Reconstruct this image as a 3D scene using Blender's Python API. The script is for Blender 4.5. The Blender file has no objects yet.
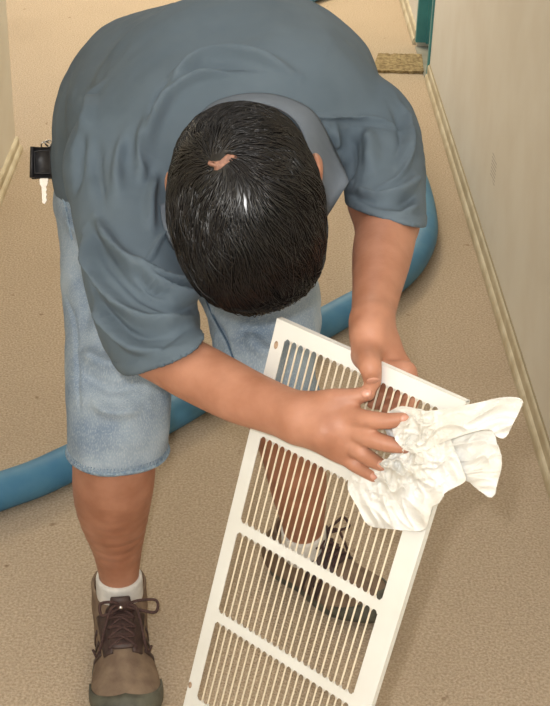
import bpy, bmesh, math, random
import numpy as np
from math import sin, cos, pi, radians, sqrt
from mathutils import Vector, Matrix, noise
from mathutils.bvhtree import BVHTree
random.seed(4); rng = np.random.default_rng(4)
sc = bpy.context.scene
C = sc.collection

# ------------------------------------------------------------------ camera
FPX = 1400.0; CX, CY = 275.0, 353.0; CAMH = 1.5
TH, ROLL, YAW = radians(30), radians(1.885), radians(1.31)
cf = np.array([sin(YAW)*cos(TH), cos(YAW)*cos(TH), -sin(TH)])
r0 = np.array([cos(YAW), -sin(YAW), 0.0]); u0 = np.cross(r0, cf)
cr = r0*cos(ROLL) + u0*sin(ROLL); cr /= np.linalg.norm(cr); cu = np.cross(cr, cf)
CP = np.array([0, 0, CAMH])
cam = bpy.data.objects.new('camera', bpy.data.cameras.new('camera')); C.objects.link(cam)
cam.data.sensor_fit = 'HORIZONTAL'; cam.data.sensor_width = 36; cam.data.lens = FPX/550*36
cam.data.clip_start = .05
m = Matrix.Identity(4)
for i in range(3):
    m[i][0], m[i][1], m[i][2], m[i][3] = cr[i], cu[i], -cf[i], CP[i]
cam.matrix_world = m
sc.camera = cam

# ------------------------------------------------------------------ light
world = bpy.data.worlds.new('world'); sc.world = world; world.use_nodes = True
bg = world.node_tree.nodes['Background']; bg.inputs[0].default_value = (1.0, .95, .90, 1); bg.inputs[1].default_value = .88
def lamp(name, kind, loc, energy, color, size=.1, aim=None):
    l = bpy.data.lights.new(name, kind); l.energy = energy; l.color = color
    if kind == 'AREA': l.shape = 'DISK'; l.size = size
    else: l.shadow_soft_size = size
    o = bpy.data.objects.new(name, l); C.objects.link(o); o.location = loc
    if aim is not None:
        o.rotation_euler = (Vector(aim)-Vector(loc)).to_track_quat('-Z', 'Y').to_euler()
    return o
lamp('camera_flash', 'POINT', tuple(CP - cr*.035 + cu*.045 + cf*.03), 53, (1, .985, .95), .014)
lamp('near_fill_light', 'AREA', (-.5, .9, 2.6), 7, (1, .93, .84), 1.0, (.3, 1.6, .3))  # unseen soft fill, added to brighten the lower part of the right wall
lamp('hall_ceiling_light', 'AREA', (-.1, 5.6, 2.5), 62, (1, .84, .56), .9, (-.1, 5.4, 0))
sc.view_settings.view_transform = 'Standard'; sc.view_settings.look = 'None'
sc.view_settings.exposure = 0; sc.view_settings.gamma = 1; sc.view_settings.use_curve_mapping = False

# ------------------------------------------------------------------ helpers
def ray(px, py): return cf + cr*(px-CX)/FPX - cu*(py-CY)/FPX
def P(px, py, d): return CP + ray(px, py)*d
def FL(px, py, z=0.0):
    q = ray(px, py); return CP + q*((CAMH-z)/-q[2])
def norm(v): v = np.asarray(v, float); return v/np.linalg.norm(v)

def srgb(r, g, b):
    f = lambda c: (c/255/12.92) if c/255 <= .04045 else ((c/255+.055)/1.055)**2.4
    return (f(r), f(g), f(b), 1)

def mat(name, c1, c2=None, scale=40, rough=.7, bump=0, bscale=None, metallic=0, sss=0, spec=.5, detail=4, mixr=(.35, .65), coord='Object', bdist=.002, stretch=None):
    M = bpy.data.materials.new(name); M.use_nodes = True; nt = M.node_tree; b = nt.nodes['Principled BSDF']
    b.inputs['Base Color'].default_value = c1; b.inputs['Roughness'].default_value = rough
    b.inputs['Metallic'].default_value = metallic; b.inputs['Specular IOR Level'].default_value = spec
    if sss:
        b.inputs['Subsurface Weight'].default_value = sss; b.inputs['Subsurface Radius'].default_value = (.006, .0025, .0012); b.inputs['Subsurface Scale'].default_value = 1
    tc = nt.nodes.new('ShaderNodeTexCoord'); out = tc.outputs[coord]
    if stretch:
        mp = nt.nodes.new('ShaderNodeMapping'); mp.inputs['Scale'].default_value = stretch; nt.links.new(out, mp.inputs[0]); out = mp.outputs[0]
    M['_'] = 0
    if c2 is not None:
        n = nt.nodes.new('ShaderNodeTexNoise'); n.inputs['Scale'].default_value = scale; n.inputs['Detail'].default_value = detail
        nt.links.new(out, n.inputs['Vector'])
        mr = nt.nodes.new('ShaderNodeMapRange'); mr.inputs[1].default_value, mr.inputs[2].default_value = mixr; nt.links.new(n.outputs[0], mr.inputs[0])
        mx = nt.nodes.new('ShaderNodeMix'); mx.data_type = 'RGBA'; mx.name = 'mix1'
        mx.inputs['A'].default_value = c1; mx.inputs['B'].default_value = c2
        nt.links.new(mr.outputs[0], mx.inputs['Factor']); nt.links.new(mx.outputs['Result'], b.inputs['Base Color'])
    if bump:
        n2 = nt.nodes.new('ShaderNodeTexNoise'); n2.inputs['Scale'].default_value = bscale or scale; n2.inputs['Detail'].default_value = 3
        nt.links.new(out, n2.inputs['Vector'])
        bp = nt.nodes.new('ShaderNodeBump'); bp.inputs['Strength'].default_value = bump; bp.inputs['Distance'].default_value = bdist
        nt.links.new(n2.outputs[0], bp.inputs['Height']); nt.links.new(bp.outputs[0], b.inputs['Normal'])
    return M

def add_layer(M, color, fac_builder):
    """mix another colour over the base colour; fac_builder(nt, coords) returns a 0..1 socket"""
    nt = M.node_tree; b = nt.nodes['Principled BSDF']
    src = b.inputs['Base Color'].links[0].from_socket if b.inputs['Base Color'].links else None
    mx = nt.nodes.new('ShaderNodeMix'); mx.data_type = 'RGBA'
    if src: nt.links.new(src, mx.inputs['A'])
    else: mx.inputs['A'].default_value = b.inputs['Base Color'].default_value
    mx.inputs['B'].default_value = color
    tc = nt.nodes.new('ShaderNodeTexCoord')
    nt.links.new(fac_builder(nt, tc.outputs['Object']), mx.inputs['Factor'])
    nt.links.new(mx.outputs['Result'], b.inputs['Base Color'])

def mesh_np(name, V, Fc, m, parent=None, smooth=True):
    V = np.asarray(V, np.float32)
    me = bpy.data.meshes.new(name)
    if isinstance(Fc, np.ndarray):
        n, k = Fc.shape
        me.vertices.add(len(V)); me.vertices.foreach_set('co', V.ravel())
        me.loops.add(n*k); me.loops.foreach_set('vertex_index', Fc.astype(np.int32).ravel())
        me.polygons.add(n); me.polygons.foreach_set('loop_start', np.arange(0, n*k, k, dtype=np.int32))
        me.polygons.foreach_set('loop_total', np.full(n, k, np.int32))
        me.update(calc_edges=True)
    else:
        me.from_pydata([tuple(map(float, v)) for v in V], [], Fc)
    me.validate()
    me.polygons.foreach_set('use_smooth', np.full(len(me.polygons), smooth))
    me.materials.append(m)
    o = bpy.data.objects.new(name, me); C.objects.link(o)
    if parent is not None: par(o, parent)
    return o

def par(o, p):
    """parent without moving: things carry only a location, parts none, so the inverse is a plain translation"""
    r = p
    while r.parent is not None: r = r.parent
    o.parent = p
    if p is r: o.matrix_parent_inverse = Matrix.Translation(p.location).inverted()

def bm_obj(name, bm, m, parent=None, smooth=False):
    bmesh.ops.recalc_face_normals(bm, faces=bm.faces[:])
    me = bpy.data.meshes.new(name); bm.to_mesh(me); bm.free(); me.materials.append(m)
    me.polygons.foreach_set('use_smooth', np.full(len(me.polygons), smooth))
    o = bpy.data.objects.new(name, me); C.objects.link(o)
    if parent is not None: par(o, parent)
    return o

def tag(o, label=None, cat=None, group=None, kind=None):
    if label: o['label'] = label
    if cat: o['category'] = cat
    if group: o['group'] = group
    if kind: o['kind'] = kind
    return o
def empty(name, loc):
    o = bpy.data.objects.new(name, None); C.objects.link(o); o.location = tuple(map(float, loc)); o.empty_display_size = .05
    return o

def box(bm, lo, hi):
    v = [bm.verts.new((x, y, z)) for x in (lo[0], hi[0]) for y in (lo[1], hi[1]) for z in (lo[2], hi[2])]
    for f in ((0,1,3,2),(4,6,7,5),(0,4,5,1),(2,3,7,6),(0,2,6,4),(1,5,7,3)): bm.faces.new([v[i] for i in f])

def catmull(pts, n):
    pts = [np.asarray(p, float) for p in pts]; out = []
    p = [2*pts[0]-pts[1]] + pts + [2*pts[-1]-pts[-2]]
    for i in range(1, len(p)-2):
        for k in range(n):
            t = k/n
            out.append(.5*((2*p[i]) + (-p[i-1]+p[i+1])*t + (2*p[i-1]-5*p[i]+4*p[i+1]-p[i+2])*t*t + (-p[i-1]+3*p[i]-3*p[i+1]+p[i+2])*t**3))
    out.append(pts[-1]); return np.array(out)

def tube_np(path, rad, seg=10, closed=False, flat=None, up=None):
    path = np.asarray(path); n = len(path)
    rad = np.full(n, rad) if np.isscalar(rad) else np.asarray(rad)
    T = np.gradient(path, axis=0) if not closed else np.roll(path, -1, 0)-np.roll(path, 1, 0)
    T /= np.linalg.norm(T, axis=1)[:, None]+1e-12
    N = np.zeros_like(T); a = np.array([0, 0, 1.]) if up is None else np.asarray(up, float)
    if up is None and abs(T[0] @ a) > .9: a = np.array([1., 0, 0])
    v = a
    for i in range(n):
        if up is not None: v = a
        w = v - T[i]*(v @ T[i]); w /= np.linalg.norm(w)+1e-12; N[i] = w; v = w
    B = np.cross(T, N); ang = np.arange(seg)/seg*2*pi
    fl = 1 if flat is None else flat
    V = path[:, None] + rad[:, None, None]*(np.cos(ang)[None, :, None]*N[:, None]*fl + np.sin(ang)[None, :, None]*B[:, None])
    V = V.reshape(-1, 3); Fc = []
    rng_ = range(n if closed else n-1)
    for i in rng_:
        j = (i+1) % n
        for k in range(seg):
            Fc.append([i*seg+k, i*seg+(k+1) % seg, j*seg+(k+1) % seg, j*seg+k])
    if not closed:
        Fc.append(list(range(seg))[::-1]); Fc.append([(n-1)*seg+k for k in range(seg)])
    return V, Fc
def join(parts):
    V = []; Fc = []; o = 0
    for v, f in parts:
        V.append(np.asarray(v)); Fc += [[i+o for i in q] for q in f]; o += len(v)
    return np.concatenate(V), Fc
def tube(name, path, rad, m, parent=None, seg=10, **k):
    V, Fc = tube_np(path, rad, seg, **k); return mesh_np(name, V, Fc, m, parent)

# ---- signed-distance modelling -----------------------------------
class SDF:
    def __init__(s, lo, hi, h):
        s.lo = np.array(lo, float); s.h = h
        s.n = tuple(int(math.ceil((hi[i]-lo[i])/h))+1 for i in range(3)); s.F = np.ones(s.n, np.float32)
    def sl(s, lo, hi):
        a = np.maximum(0, np.floor((np.asarray(lo)-s.lo)/s.h).astype(int)); b = np.minimum(s.n, np.ceil((np.asarray(hi)-s.lo)/s.h).astype(int)+2)
        b = np.maximum(a, b)
        ax = [(s.lo[i]+s.h*np.arange(a[i], b[i])).astype(np.float32) for i in range(3)]
        return tuple(slice(a[i], b[i]) for i in range(3)), ax[0][:, None, None], ax[1][None, :, None], ax[2][None, None, :]
    def comb(s, S, d, k, mode):
        A = s.F[S]
        if mode == 'sub':
            A, d = -A, d; 
            h = np.clip(.5+.5*(d-A)/max(k, 1e-6), 0, 1); s.F[S] = -(d*(1-h)+A*h-k*h*(1-h))
        else:
            h = np.clip(.5+.5*(d-A)/max(k, 1e-6), 0, 1); s.F[S] = d*(1-h)+A*h-k*h*(1-h)
    def cap(s, a, b, ra, rb, k=.01, mode='add'):
        a = np.asarray(a, float); b = np.asarray(b, float); r = max(ra, rb)+k+3*s.h
        S, X, Y, Z = s.sl(np.minimum(a, b)-r, np.maximum(a, b)+r); ba = b-a; L = ba @ ba+1e-12
        t = np.clip(((X-a[0])*ba[0]+(Y-a[1])*ba[1]+(Z-a[2])*ba[2])/L, 0, 1)
        d = np.sqrt((X-a[0]-t*ba[0])**2+(Y-a[1]-t*ba[1])**2+(Z-a[2]-t*ba[2])**2)-(ra+(rb-ra)*t)
        s.comb(S, d.astype(np.float32), k, mode)
    def chain(s, pts, k=.01, mode='add'):
        P_ = catmull([np.append(np.asarray(p, float), r) for p, r in pts], 4) if len(pts) > 2 else np.array([np.append(p, r) for p, r in pts])
        R_ = P_[:, 3].max()+k+3*s.h; S, X, Y, Z = s.sl(P_[:, :3].min(0)-R_, P_[:, :3].max(0)+R_); D = None
        for a4, b4 in zip(P_[:-1], P_[1:]):
            a = a4[:3]; ba = b4[:3]-a; L = ba @ ba+1e-12
            t = np.clip(((X-a[0])*ba[0]+(Y-a[1])*ba[1]+(Z-a[2])*ba[2])/L, 0, 1)
            d = (np.sqrt((X-a[0]-t*ba[0])**2+(Y-a[1]-t*ba[1])**2+(Z-a[2]-t*ba[2])**2)-(a4[3]+(b4[3]-a4[3])*t)).astype(np.float32)
            D = d if D is None else np.minimum(D, d)
        s.comb(S, D, k, mode)
    def ecap(s, a, b, ra, rb, side, k=.02, mode='add'):
        """elliptical capsule: ra, rb = (radius along side, radius across)"""
        a = np.asarray(a, float); b = np.asarray(b, float); r = max(*ra, *rb)+k+3*s.h
        S, X, Y, Z = s.sl(np.minimum(a, b)-r, np.maximum(a, b)+r); ba = b-a; L = ba @ ba+1e-12; t_ = ba/sqrt(L)
        sd = np.asarray(side, float); sd = norm(sd-t_*(sd @ t_)); nn = np.cross(t_, sd)
        t = np.clip(((X-a[0])*ba[0]+(Y-a[1])*ba[1]+(Z-a[2])*ba[2])/L, 0, 1)
        x, y, z = X-a[0]-t*ba[0], Y-a[1]-t*ba[1], Z-a[2]-t*ba[2]
        r1 = ra[0]+(rb[0]-ra[0])*t; r2 = ra[1]+(rb[1]-ra[1])*t
        p = x*sd[0]+y*sd[1]+z*sd[2]; q = x*nn[0]+y*nn[1]+z*nn[2]; w = x*t_[0]+y*t_[1]+z*t_[2]
        k0 = np.sqrt((p/r1)**2+(q/r2)**2+(w/r2)**2); k1 = np.sqrt((p/r1**2)**2+(q/r2**2)**2+(w/r2**2)**2)+1e-9
        s.comb(S, (k0*(k0-1)/k1).astype(np.float32), k, mode)
    def ell(s, c, R, M=None, k=.01, mode='add'):
        """ellipsoid, M rows = axes"""
        M = np.eye(3) if M is None else np.asarray(M); c = np.asarray(c, float); r = max(R)+k+3*s.h
        S, X, Y, Z = s.sl(c-r, c+r); x, y, z = X-c[0], Y-c[1], Z-c[2]
        e = [x*M[i][0]+y*M[i][1]+z*M[i][2] for i in range(3)]
        k0 = np.sqrt(sum((e[i]/R[i])**2 for i in range(3))); k1 = np.sqrt(sum((e[i]/R[i]**2)**2 for i in range(3)))+1e-9
        s.comb(S, (k0*(k0-1)/k1).astype(np.float32), k, mode)
    def cut(s, p, n, lo=None, hi=None, k=.004):
        """remove everything on the +n side of the plane inside the box"""
        lo = s.lo if lo is None else lo; hi = s.lo+np.array(s.n)*s.h if hi is None else hi
        S, X, Y, Z = s.sl(lo, hi); n = norm(n)
        d = (X-p[0])*n[0]+(Y-p[1])*n[1]+(Z-p[2])*n[2]
        s.comb(S, (-d).astype(np.float32), k, 'sub')
    def mesh(s, smooth=1):
        F = s.F; I = F < 0
        n = np.zeros(tuple(d-1 for d in F.shape), np.int8)
        for i in (0, 1):
            for j in (0, 1):
                for k in (0, 1): n += I[i:F.shape[0]-1+i, j:F.shape[1]-1+j, k:F.shape[2]-1+k]
        idx = np.argwhere((n > 0) & (n < 8)); N = len(idx)
        cid = np.full(n.shape, -1, np.int32); cid[tuple(idx.T)] = np.arange(N)
        cor = {}
        for c in [(i, j, k) for i in (0, 1) for j in (0, 1) for k in (0, 1)]: cor[c] = F[idx[:, 0]+c[0], idx[:, 1]+c[1], idx[:, 2]+c[2]]
        acc = np.zeros((N, 3)); cnt = np.zeros(N)
        for a in cor:
            for ax in range(3):
                if a[ax] == 0:
                    b = list(a); b[ax] = 1; b = tuple(b); fa, fb = cor[a], cor[b]; x = (fa < 0) != (fb < 0)
                    t = np.where(x, fa/(fa-fb+1e-12*(fa == fb)), 0); p = np.tile(np.array(a, float), (N, 1)); p[:, ax] += t
                    acc[x] += p[x]; cnt[x] += 1
        V = (idx+acc/cnt[:, None])*s.h+s.lo; Q = []
        for ax in range(3):
            o1, o2 = [(1, 2), (2, 0), (0, 1)][ax]
            sa = [slice(1, -1)]*3; sa[ax] = slice(0, -1); sb = list(sa); sb[ax] = slice(1, None)
            A, B = I[tuple(sa)], I[tuple(sb)]
            e = np.argwhere(A != B)
            if not len(e): continue
            inside = A[tuple(e.T)]; off = np.ones(3, int); off[ax] = 0; e = e+off
            def g(d1, d2):
                q = e.copy(); q[:, o1] -= d1; q[:, o2] -= d2; return cid[tuple(q.T)]
            q = np.stack([g(1, 1), g(0, 1), g(0, 0), g(1, 0)], 1); q[~inside] = q[~inside][:, ::-1]; Q.append(q)
        Q = np.concatenate(Q); Q = Q[(Q >= 0).all(1)]
        V = relax(V, Q, smooth)
        return V, Q
def relax(V, Q, it):
    E = np.concatenate([Q[:, [0, 1]], Q[:, [1, 2]], Q[:, [2, 3]], Q[:, [3, 0]]])
    for _ in range(it):
        S = np.zeros_like(V); c = np.bincount(E[:, 0], minlength=len(V)).astype(float)
        for ax in range(3): S[:, ax] = np.bincount(E[:, 0], weights=V[E[:, 1], ax], minlength=len(V))
        ok = c > 0; V = V.copy(); V[ok] = .45*V[ok]+.55*S[ok]/c[ok][:, None]
    return V
def vnormals(V, Q):
    n = np.cross(V[Q[:, 2]]-V[Q[:, 0]], V[Q[:, 3]]-V[Q[:, 1]]); N = np.zeros_like(V)
    for k in range(4):
        for ax in range(3): N[:, ax] += np.bincount(Q[:, k], weights=n[:, ax], minlength=len(V))
    return N/(np.linalg.norm(N, axis=1)[:, None]+1e-12)
def bvh(V, Q): return BVHTree.FromPolygons([tuple(v) for v in V], [tuple(int(i) for i in q) for q in Q])
def hit(T, px, py, back=0):
    q = norm(ray(px, py)); h = T.ray_cast(Vector(CP), Vector(q))
    return None if h[0] is None else np.array(h[0])-q*back
def polydist(V, path):
    best = np.full(len(V), 9.0); path = np.asarray(path); lo = path.min(0)-.06; hi = path.max(0)+.06
    m_ = ((V > lo) & (V < hi)).all(1); W = V[m_]; b = np.full(len(W), 9.0)
    for a, c in zip(path[:-1], path[1:]):
        d = c-a; t = np.clip(((W-a) @ d)/(d @ d+1e-12), 0, 1); b = np.minimum(b, np.linalg.norm(W-a-t[:, None]*d, axis=1))
    best[m_] = b; return best
def folds(V, Q, specs):
    """raise or press ridges along curves lying on the cloth: (points, width, height)"""
    T = bvh(V, Q); N = vnormals(V, Q); D = np.zeros(len(V)); ns = None
    for pts, w, a in specs:
        hp = [hit(T, *p) for p in catmull([(x, y, 0) for x, y in pts], 5)[:, :2]]; hp = [h for h in hp if h is not None]
        if len(hp) < 2: continue
        hp = np.array(hp); d = polydist(V, hp)
        # fade at both ends
        L = np.linalg.norm(V-hp[0], axis=1); R_ = np.linalg.norm(V-hp[-1], axis=1); tot = np.linalg.norm(hp[0]-hp[-1])+1e-6
        fade = np.clip(np.minimum(L, R_)/(.3*tot), .15, 1)
        nm = norm(sum(np.array(T.find_nearest(Vector(h))[1]) for h in hp)); side_ = np.clip((N @ nm+.15)*2.5, 0, 1)   # outer face of the cloth only
        D += (2.5 if a > 0 else 1.7)*a*np.exp(-(d/(w*.78))**2)*fade*side_
    D = np.maximum(D, -.007)
    return V+N*D[:, None]

# ------------------------------------------------------------------ materials
def carpet_mat():
    M = mat('carpet', srgb(200, 183, 162), srgb(170, 152, 130), 230, .95, .75, 210, spec=.1, bdist=.006, detail=6)
    def spots(nt, co):
        n = nt.nodes.new('ShaderNodeTexNoise'); n.inputs['Scale'].default_value = 34; n.inputs['Detail'].default_value = 2; nt.links.new(co, n.inputs[0])
        r = nt.nodes.new('ShaderNodeMapRange'); r.inputs[1].default_value = .72; r.inputs[2].default_value = .78; r.inputs[4].default_value = .6
        nt.links.new(n.outputs[0], r.inputs[0]); return r.outputs[0]
    add_layer(M, srgb(118, 92, 66), spots)
    def worn(nt, co):
        n = nt.nodes.new('ShaderNodeTexNoise'); n.inputs['Scale'].default_value = 1.7; n.inputs['Detail'].default_value = 3; nt.links.new(co, n.inputs[0])
        r = nt.nodes.new('ShaderNodeMapRange'); r.inputs[1].default_value = .5; r.inputs[2].default_value = .75; r.inputs[4].default_value = .35
        nt.links.new(n.outputs[0], r.inputs[0]); return r.outputs[0]
    add_layer(M, srgb(164, 146, 124), worn)
    return M
M_carpet = carpet_mat()
M_wall = mat('wall_paint', srgb(226, 221, 208), srgb(220, 213, 198), 6, .6, .15, 90, bdist=.001)
M_base = mat('baseboard_paint', srgb(206, 196, 170), srgb(184, 170, 140), 14, .5, .1, 60)
M_teal = mat('teal_paint', srgb(78, 148, 148), srgb(66, 132, 134), 12, .45)
M_sill = mat('threshold_grey', srgb(160, 158, 148), srgb(140, 138, 128), 20, .5)
M_mat = mat('doormat', srgb(168, 148, 108), srgb(120, 100, 68), 70, .95, .8, 150, bdist=.004)
M_hose = mat('hose_vinyl', srgb(60, 118, 156), srgb(74, 128, 160), 20, .55, .2, 60)
M_skin = mat('skin', srgb(174, 124, 100), srgb(156, 106, 82), 26, .48, .25, 420, sss=.12, spec=.4, bdist=.0008)
M_shirt = mat('polo_knit', srgb(93, 106, 117), srgb(85, 98, 109), 9, .85, .3, 900, spec=.2, bdist=.0006)
M_collar = mat('collar_rib', srgb(106, 114, 124), srgb(99, 107, 117), 30, .85, .3, 700, spec=.2, bdist=.0006)
M_denim = mat('denim', srgb(112, 132, 156), srgb(164, 178, 192), 14, .9, .8, 520, spec=.15, detail=8, bdist=.0016, mixr=(.3, .7))
def twill(nt, co):
    mp = nt.nodes.new('ShaderNodeMapping'); mp.inputs['Scale'].default_value = (1, 1, .35); nt.links.new(co, mp.inputs[0])
    n = nt.nodes.new('ShaderNodeTexNoise'); n.inputs['Scale'].default_value = 620; n.inputs['Detail'].default_value = 2; nt.links.new(mp.outputs[0], n.inputs[0])
    r = nt.nodes.new('ShaderNodeMapRange'); r.inputs[1].default_value = .46; r.inputs[2].default_value = .68; r.inputs[4].default_value = .42; nt.links.new(n.outputs[0], r.inputs[0]); return r.outputs[0]
add_layer(M_denim, srgb(190, 200, 208), twill)
M_stitch = mat('stitching', srgb(158, 174, 188), srgb(116, 138, 160), 160, .9, .6, 300)
M_seam = mat('denim_seam', srgb(66, 88, 112), srgb(90, 112, 134), 200, .9)
M_sock = mat('sock_cotton', srgb(226, 224, 220), srgb(206, 204, 200), 60, .9, .5, 300)
M_shoe = mat('shoe_suede', srgb(138, 120, 102), srgb(116, 98, 84), 40, .9, .5, 220, spec=.2)
M_shoedk = mat('shoe_leather', srgb(72, 54, 50), srgb(56, 42, 40), 60, .5, .2, 200)
M_lace = mat('lace_cord', srgb(84, 60, 56), srgb(62, 44, 42), 300, .8, .5, 600)
M_rubber = mat('sole_rubber', srgb(70, 70, 62), srgb(96, 96, 84), 50, .6, .3, 120)
M_metal = mat('steel', srgb(210, 205, 200), None, rough=.25, metallic=1)
M_black = mat('black_leather', srgb(28, 27, 30), srgb(38, 36, 38), 80, .45, .2, 200)
M_hair = mat('black_hair', srgb(8, 7, 7), srgb(16, 12, 11), 60, .27, spec=.5)
M_white = mat('grille_enamel', srgb(224, 224, 220), srgb(217, 216, 210), 10, .38, spec=.5)
M_slat = mat('slat_enamel', srgb(222, 210, 188), None, rough=.45)
M_dirt = mat('rust_dirt', srgb(186, 160, 136), srgb(150, 124, 100), 200, .8)
M_rag = mat('rag_cotton', srgb(222, 222, 220), srgb(212, 209, 201), 24, .95, .5, 500, spec=.1)
M_eye = mat('eye_white', srgb(230, 228, 222), None, rough=.2)
M_iris = mat('iris', srgb(40, 26, 18), None, rough=.1)
M_nail = mat('nail', srgb(184, 134, 114), None, rough=.3, sss=.1)
M_lip = mat('lip', srgb(160, 96, 84), None, rough=.45)

# ------------------------------------------------------------------ setting
WX = .572
bm = bmesh.new(); g = bmesh.ops.create_grid(bm, x_segments=2, y_segments=2, size=1)
for v in bm.verts: v.co = ((v.co.x)*3.5, 4+v.co.y*5.5, 0)
tag(bm_obj('floor', bm, M_carpet), kind='structure')
def scuffs(nt, co):
    sx = nt.nodes.new('ShaderNodeSeparateXYZ'); nt.links.new(co, sx.inputs[0])
    def mth(op, a, b=None, c=None):
        n = nt.nodes.new('ShaderNodeMath'); n.operation = op
        for i, q in enumerate((a, b, c)):
            if q is None: continue
            if isinstance(q, (int, float)): n.inputs[i].default_value = q
            else: nt.links.new(q, n.inputs[i])
        return n.outputs[0]
    def at_wall(px, py): q = ray(px, py); return CP+q*(WX/q[0])
    a, b = at_wall(493, 152), at_wall(494, 186)
    zt, zb, yc = a[2], b[2], (a[1]+b[1])/2
    iny = mth('LESS_THAN', mth('ABSOLUTE', mth('SUBTRACT', sx.outputs[1], yc)), .035)
    inz = mth('LESS_THAN', mth('ABSOLUTE', mth('SUBTRACT', sx.outputs[2], (zt+zb)/2)), abs(zt-zb)/2)
    ph = mth('ADD', mth('MULTIPLY', sx.outputs[2], 7*2*pi/abs(zt-zb)), mth('MULTIPLY', sx.outputs[1], 70))
    st = mth('GREATER_THAN', mth('SINE', ph), .35)
    return mth('MULTIPLY', mth('MULTIPLY', iny, inz), mth('MULTIPLY', st, .45))
M_wallR = M_wall.copy(); add_layer(M_wallR, srgb(110, 100, 90), scuffs)
bm = bmesh.new(); box(bm, (WX, -.8, 0), (WX+.13, 4.40, 2.5)); tag(bm_obj('wall_right', bm, M_wallR), kind='structure')
bm = bmesh.new(); box(bm, (WX-.005, 4.76, 0), (WX+.13, 9.4, 2.5)); tag(bm_obj('wall_right_far', bm, M_wall), kind='structure')
bm = bmesh.new(); box(bm, (-.80, -.8, 0), (-.662, 3.70, 2.5)); tag(bm_obj('wall_left', bm, M_wall), kind='structure')
bm = bmesh.new(); box(bm, (-3.4, 9.4, 0), (3.4, 9.5, 2.5)); tag(bm_obj('wall_back', bm, M_wall), kind='structure')

def profile_run(name, x, y0, y1, sgn, m, hk=1.0, wk=1.0):
    """moulded baseboard: board plus quarter-round shoe, running along y; sgn = side it sticks out to"""
    pr = [(0, 0), (.020, 0), (.020, .016), (.017, .025), (.012, .030), (.010, .031), (.010, .062), (.008, .067), (.004, .071), (0, .072)]; pr = [(a*wk, b*hk) for a, b in pr]
    bm = bmesh.new(); a = [bm.verts.new((x+sgn*p[0], y0, p[1])) for p in pr]; b = [bm.verts.new((x+sgn*p[0], y1, p[1])) for p in pr]
    for i in range(len(pr)):
        j = (i+1) % len(pr); bm.faces.new([a[i], a[j], b[j], b[i]])
    bm.faces.new(a); bm.faces.new(b[::-1])
    return tag(bm_obj(name, bm, m), kind='structure')
profile_run('baseboard_right', WX, -.8, 4.395, -1, M_base, .75, .7)
profile_run('baseboard_right_far', WX-.005, 4.775, 9.4, -1, M_base, .75, .7)
profile_run('baseboard_left', -.662, -.8, 3.708, 1, M_base, .6, .9)
# dark joint dirt along the right baseboard top: a thin caulk bead
bm = bmesh.new(); box(bm, (WX-.003, -.8, .0540), (WX, 4.39, .0565)); tag(bm_obj('trim_1', bm, mat('caulk', srgb(150, 138, 112), None, rough=.8)), kind='structure')
# doorway in the right wall: teal lining boards, stop and threshold
bm = bmesh.new(); box(bm, (WX-.006, 4.40, 0), (WX+.14, 4.425, 2.1)); box(bm, (WX+.05, 4.425, 0), (WX+.075, 4.437, 2.1))
tag(bm_obj('trim_2', bm, M_teal), kind='structure')
bm = bmesh.new(); box(bm, (WX-.012, 4.735, .02), (WX+.14, 4.76, 2.1)); box(bm, (WX+.022, 4.722, .02), (WX+.044, 4.735, 2.1)); box(bm, (WX+.07, 4.715, .02), (WX+.12, 4.735, 2.1))
tag(bm_obj('trim_3', bm, M_teal), kind='structure')
bm = bmesh.new(); box(bm, (WX-.012, 4.425, 0), (WX+.16, 4.735, .006)); tag(bm_obj('trim_4', bm, M_sill), kind='structure')
bm = bmesh.new(); box(bm, (WX+.14, 4.3, 0), (WX+.165, 4.9, 2.1)); tag(bm_obj('door_1', bm, M_teal), kind='structure')

# doormat strip
a, b, c, d = FL(378, 56), FL(421.5, 57), FL(423.5, 74), FL(372, 73)
bm = bmesh.new(); N_ = 24
th = .008
vs = {}
for i in range(N_+1):
    for j in range(5):
        s, t = i/N_, j/4
        p = (a*(1-s)+b*s)*(1-t)+(d*(1-s)+c*s)*t
        vs[i, j] = bm.verts.new((p[0]+random.uniform(-.001, .001), p[1]+random.uniform(-.003, .003), .002+th+random.uniform(-.0012, .0012)))
for i in range(N_):
    for j in range(4): bm.faces.new([vs[i, j], vs[i+1, j], vs[i+1, j+1], vs[i, j+1]])
r_ = bmesh.ops.extrude_face_region(bm, geom=bm.faces[:])
for v in [e for e in r_['geom'] if isinstance(e, bmesh.types.BMVert)]: v.co.z = .0005
tag(bm_obj('doormat', bm, M_mat), 'narrow mottled tan mat strip on the carpet by the teal doorway', 'mat')

# ------------------------------------------------------------------ hose
HR = .034
hp = [(-20, 499), (35, 479), (72, 462), (120, 440), (180, 408), (250, 365), (335, 317), (372, 296), (405, 270), (421, 245), (424, 220), (415, 180), (392, 130), (350, 80), (318, 38), (297, 8), (308, -5), (340, -16), (380, -28)]
path = catmull([np.array([-.34, .2, HR]), np.array([-.42, .9, HR]), np.array([-.60, 1.55, HR]), np.array([-.60, 1.88, HR])]+[FL(x, y, HR) for x, y in hp], 10)
hose = tube('hose', path, HR, M_hose, seg=18)
tag(hose, 'thick blue vacuum hose snaking over the carpet behind the man', 'hose')

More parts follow.
